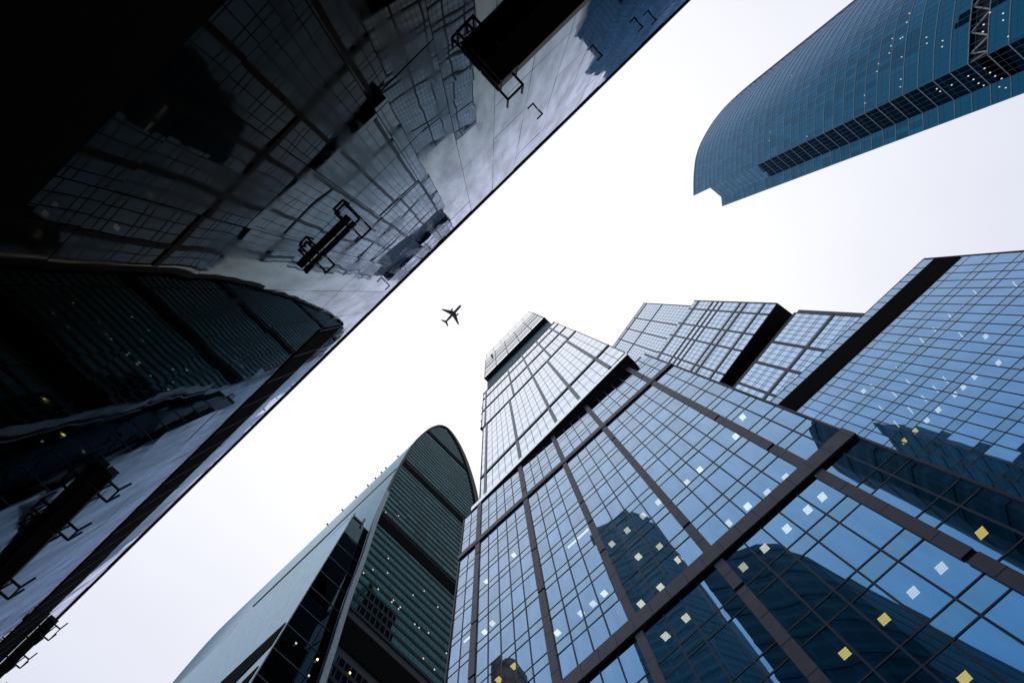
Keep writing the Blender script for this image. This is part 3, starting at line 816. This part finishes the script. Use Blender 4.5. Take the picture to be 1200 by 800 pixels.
backdrop('dark jagged block mirrored in the lower floors of the right-hand office block', [(1026, 494), (1056, 495), (1072, 500), (1080, 505), (1103, 511), (1112, 518), (1128, 525), (1140, 527), (1149, 533), (1171, 543), (1200, 515), (1330, 430), (1400, 560), (1100, 600)], 200, FR, M['darkwall'])
backdrop('brown stone tower mirrored at the foot of the central skyscraper', [(574, 775), (588, 766), (600, 770), (618, 794), (600, 830), (575, 830)], 120, F1, M['brown'])

# ================================================================== 8  airliner
ALT = 800.0
def sky_pt(px, py, z=ALT): x, y = ray(px, py); return Vector((x * z, y * z, z + EYE))
nose, tail = sky_pt(540.4, 357.4), sky_pt(521.3, 378.2)
ctr = (nose + tail) / 2
jet = thing('airliner', 'small dark airliner with swept wings crossing the white sky', 'aeroplane', ctr)
fx = (nose - tail).normalized(); fy = Vector((0, 0, 1)).cross(fx).normalized(); fz = Vector((0, 0, 1))
LEN = (nose - tail).length
def A(x, y, z): return ctr + fx * x + fy * y + fz * z
mb = MB(); rings = []
for s, r in ((-.5, .15), (-.46, .7), (-.38, 1.35), (-.25, 1.9), (-.1, 2.0), (.1, 2.0), (.3, 2.0), (.4, 1.9), (.46, 1.4), (.49, .7), (.5, .1)):
    up = 1.0 * max(0, -.2 - s) / .3
    rings.append([A(s * LEN, math.cos(a) * r, math.sin(a) * r + up) for a in [i * math.tau / 16 for i in range(16)]])
mb.sweep(rings); mb.build('fuselage', M['plane'], jet, smooth=True)
def wing(name, x0, c0, x1, c1, y0, y1, z0, z1, th):
    for s in (1, -1):
        m = MB()
        m.sweep([[A(x0, s * y0, z0 + th), A(x0 - c0, s * y0, z0), A(x0, s * y0, z0 - th)], [A(x1, s * y1, z1 + th * .3), A(x1 - c1, s * y1, z1), A(x1, s * y1, z1 - th * .3)]])
        m.build(name, M['plane'], jet)
wing('wing', 5.0, 8.0, -5.2, 2.0, 1.2, 17.4, -1.0, .7, .5)
wing('tailplane', -LEN * .385, 4.0, -LEN * .5, 1.6, .5, 7.2, 1.0, 1.5, .25)
m = MB(); m.sweep([[A(-LEN * .33, .2, 1.5), A(-LEN * .33 - 6, 0, 1.5), A(-LEN * .33, -.2, 1.5)], [A(-LEN * .46, .1, 8), A(-LEN * .46 - 2.5, 0, 8), A(-LEN * .46, -.1, 8)]]); m.build('tail_fin', M['plane'], jet)
for s in (1, -1):
    m = MB(); m.sweep([[A(x, s * 5.6 + math.cos(a) * r, -2.4 + math.sin(a) * r) for a in [i * math.tau / 12 for i in range(12)]] for x, r in ((6.2, 1.05), (5.4, 1.2), (3.0, 1.1), (1.4, .7))]); m.build('engine', M['plane'], jet, smooth=True)

# ================================================================== ground, world, light, camera
mb = MB(); mb.quad((-3000, -3000, 0), (3000, -3000, 0), (3000, 3000, 0), (-3000, 3000, 0))
g = mb.build('plaza_ground', M['paving']); g['kind'] = 'structure'

w = bpy.data.worlds.new('World'); SC.world = w; w.use_nodes = True
nt = w.node_tree; nt.nodes.clear(); N, L = nt.nodes.new, nt.links.new
out = N('ShaderNodeOutputWorld'); bg = N('ShaderNodeBackground'); L(bg.outputs[0], out.inputs[0])
sky = N('ShaderNodeTexSky'); sky.sky_type = 'NISHITA'; sky.sun_disc = False
SUN_EL, SUN_AZ = R(58), R(40)
sky.sun_elevation = SUN_EL; sky.sun_rotation = SUN_AZ
tc = N('ShaderNodeTexCoord'); sp = N('ShaderNodeSeparateXYZ'); L(tc.outputs['Generated'], sp.inputs[0])
cr = N('ShaderNodeValToRGB'); L(sp.outputs[2], cr.inputs[0])
els = cr.color_ramp.elements
els[0].position = 0.0; els[0].color = (.30, .34, .42, 1)
els[1].position = 1.0; els[1].color = (1.10, 1.10, 1.12, 1)
for p, c in ((.35, (.52, .57, .68, 1)), (.62, (.76, .78, .90, 1)), (.74, (.86, .875, .96, 1)), (.86, (1.0, 1.0, 1.05, 1))):
    e = els.new(p); e.color = c
# overcast: a high cloud sheet (grey-white, brighter overhead) over the clear Nishita sky
nz = N('ShaderNodeTexNoise'); nz.inputs['Scale'].default_value = 2.2; nz.inputs['Detail'].default_value = 4; L(tc.outputs['Generated'], nz.inputs['Vector'])
mr = N('ShaderNodeMapRange'); mr.inputs[1].default_value = .3; mr.inputs[2].default_value = .7; mr.inputs[3].default_value = .95; mr.inputs[4].default_value = 1.03; L(nz.outputs[0], mr.inputs[0])
mul = N('ShaderNodeVectorMath'); mul.operation = 'SCALE'; L(cr.outputs[0], mul.inputs[0]); L(mr.outputs[0], mul.inputs['Scale'])
up = N('ShaderNodeVectorMath'); up.operation = 'SCALE'; up.inputs['Scale'].default_value = 10.0; L(mul.outputs[0], up.inputs[0])
mx = N('ShaderNodeMix'); mx.data_type = 'RGBA'; mx.inputs[0].default_value = .94
L(sky.outputs[0], mx.inputs[6]); L(up.outputs[0], mx.inputs[7]); L(mx.outputs[2], bg.inputs[0])
bg.inputs[1].default_value = .105

ld = bpy.data.lights.new('sun', 'SUN'); ld.energy = .5; ld.angle = R(20); ld.color = (1, .97, .93)
lo = bpy.data.objects.new('sun', ld); COL.objects.link(lo)
d = Vector((math.sin(SUN_AZ) * math.cos(SUN_EL), math.cos(SUN_AZ) * math.cos(SUN_EL), math.sin(SUN_EL)))
lo.rotation_euler = (-d).to_track_quat('-Z', 'Y').to_euler()

cd = bpy.data.cameras.new('camera'); cam = bpy.data.objects.new('camera', cd); COL.objects.link(cam)
cd.sensor_width = 36; cd.lens = 36 * F / 1200; cd.clip_start = .05; cd.clip_end = 8000
# image axes expressed in world coordinates
ix = Vector((AX.x, AY.x, UP.x)); iy = Vector((AX.y, AY.y, UP.y)); iz = Vector((AX.z, AY.z, UP.z))
rot = Matrix((ix, -iy, -iz)).transposed()
cam.matrix_world = Matrix.Translation((0, 0, EYE)) @ rot.to_4x4()
SC.camera = cam
SC.view_settings.view_transform = 'Standard'; SC.view_settings.look = 'None'; SC.view_settings.exposure = 0; SC.view_settings.gamma = 1
SC.cycles.max_bounces = 8; SC.cycles.glossy_bounces = 5; SC.cycles.transparent_max_bounces = 8
SC.cycles.caustics_reflective = False
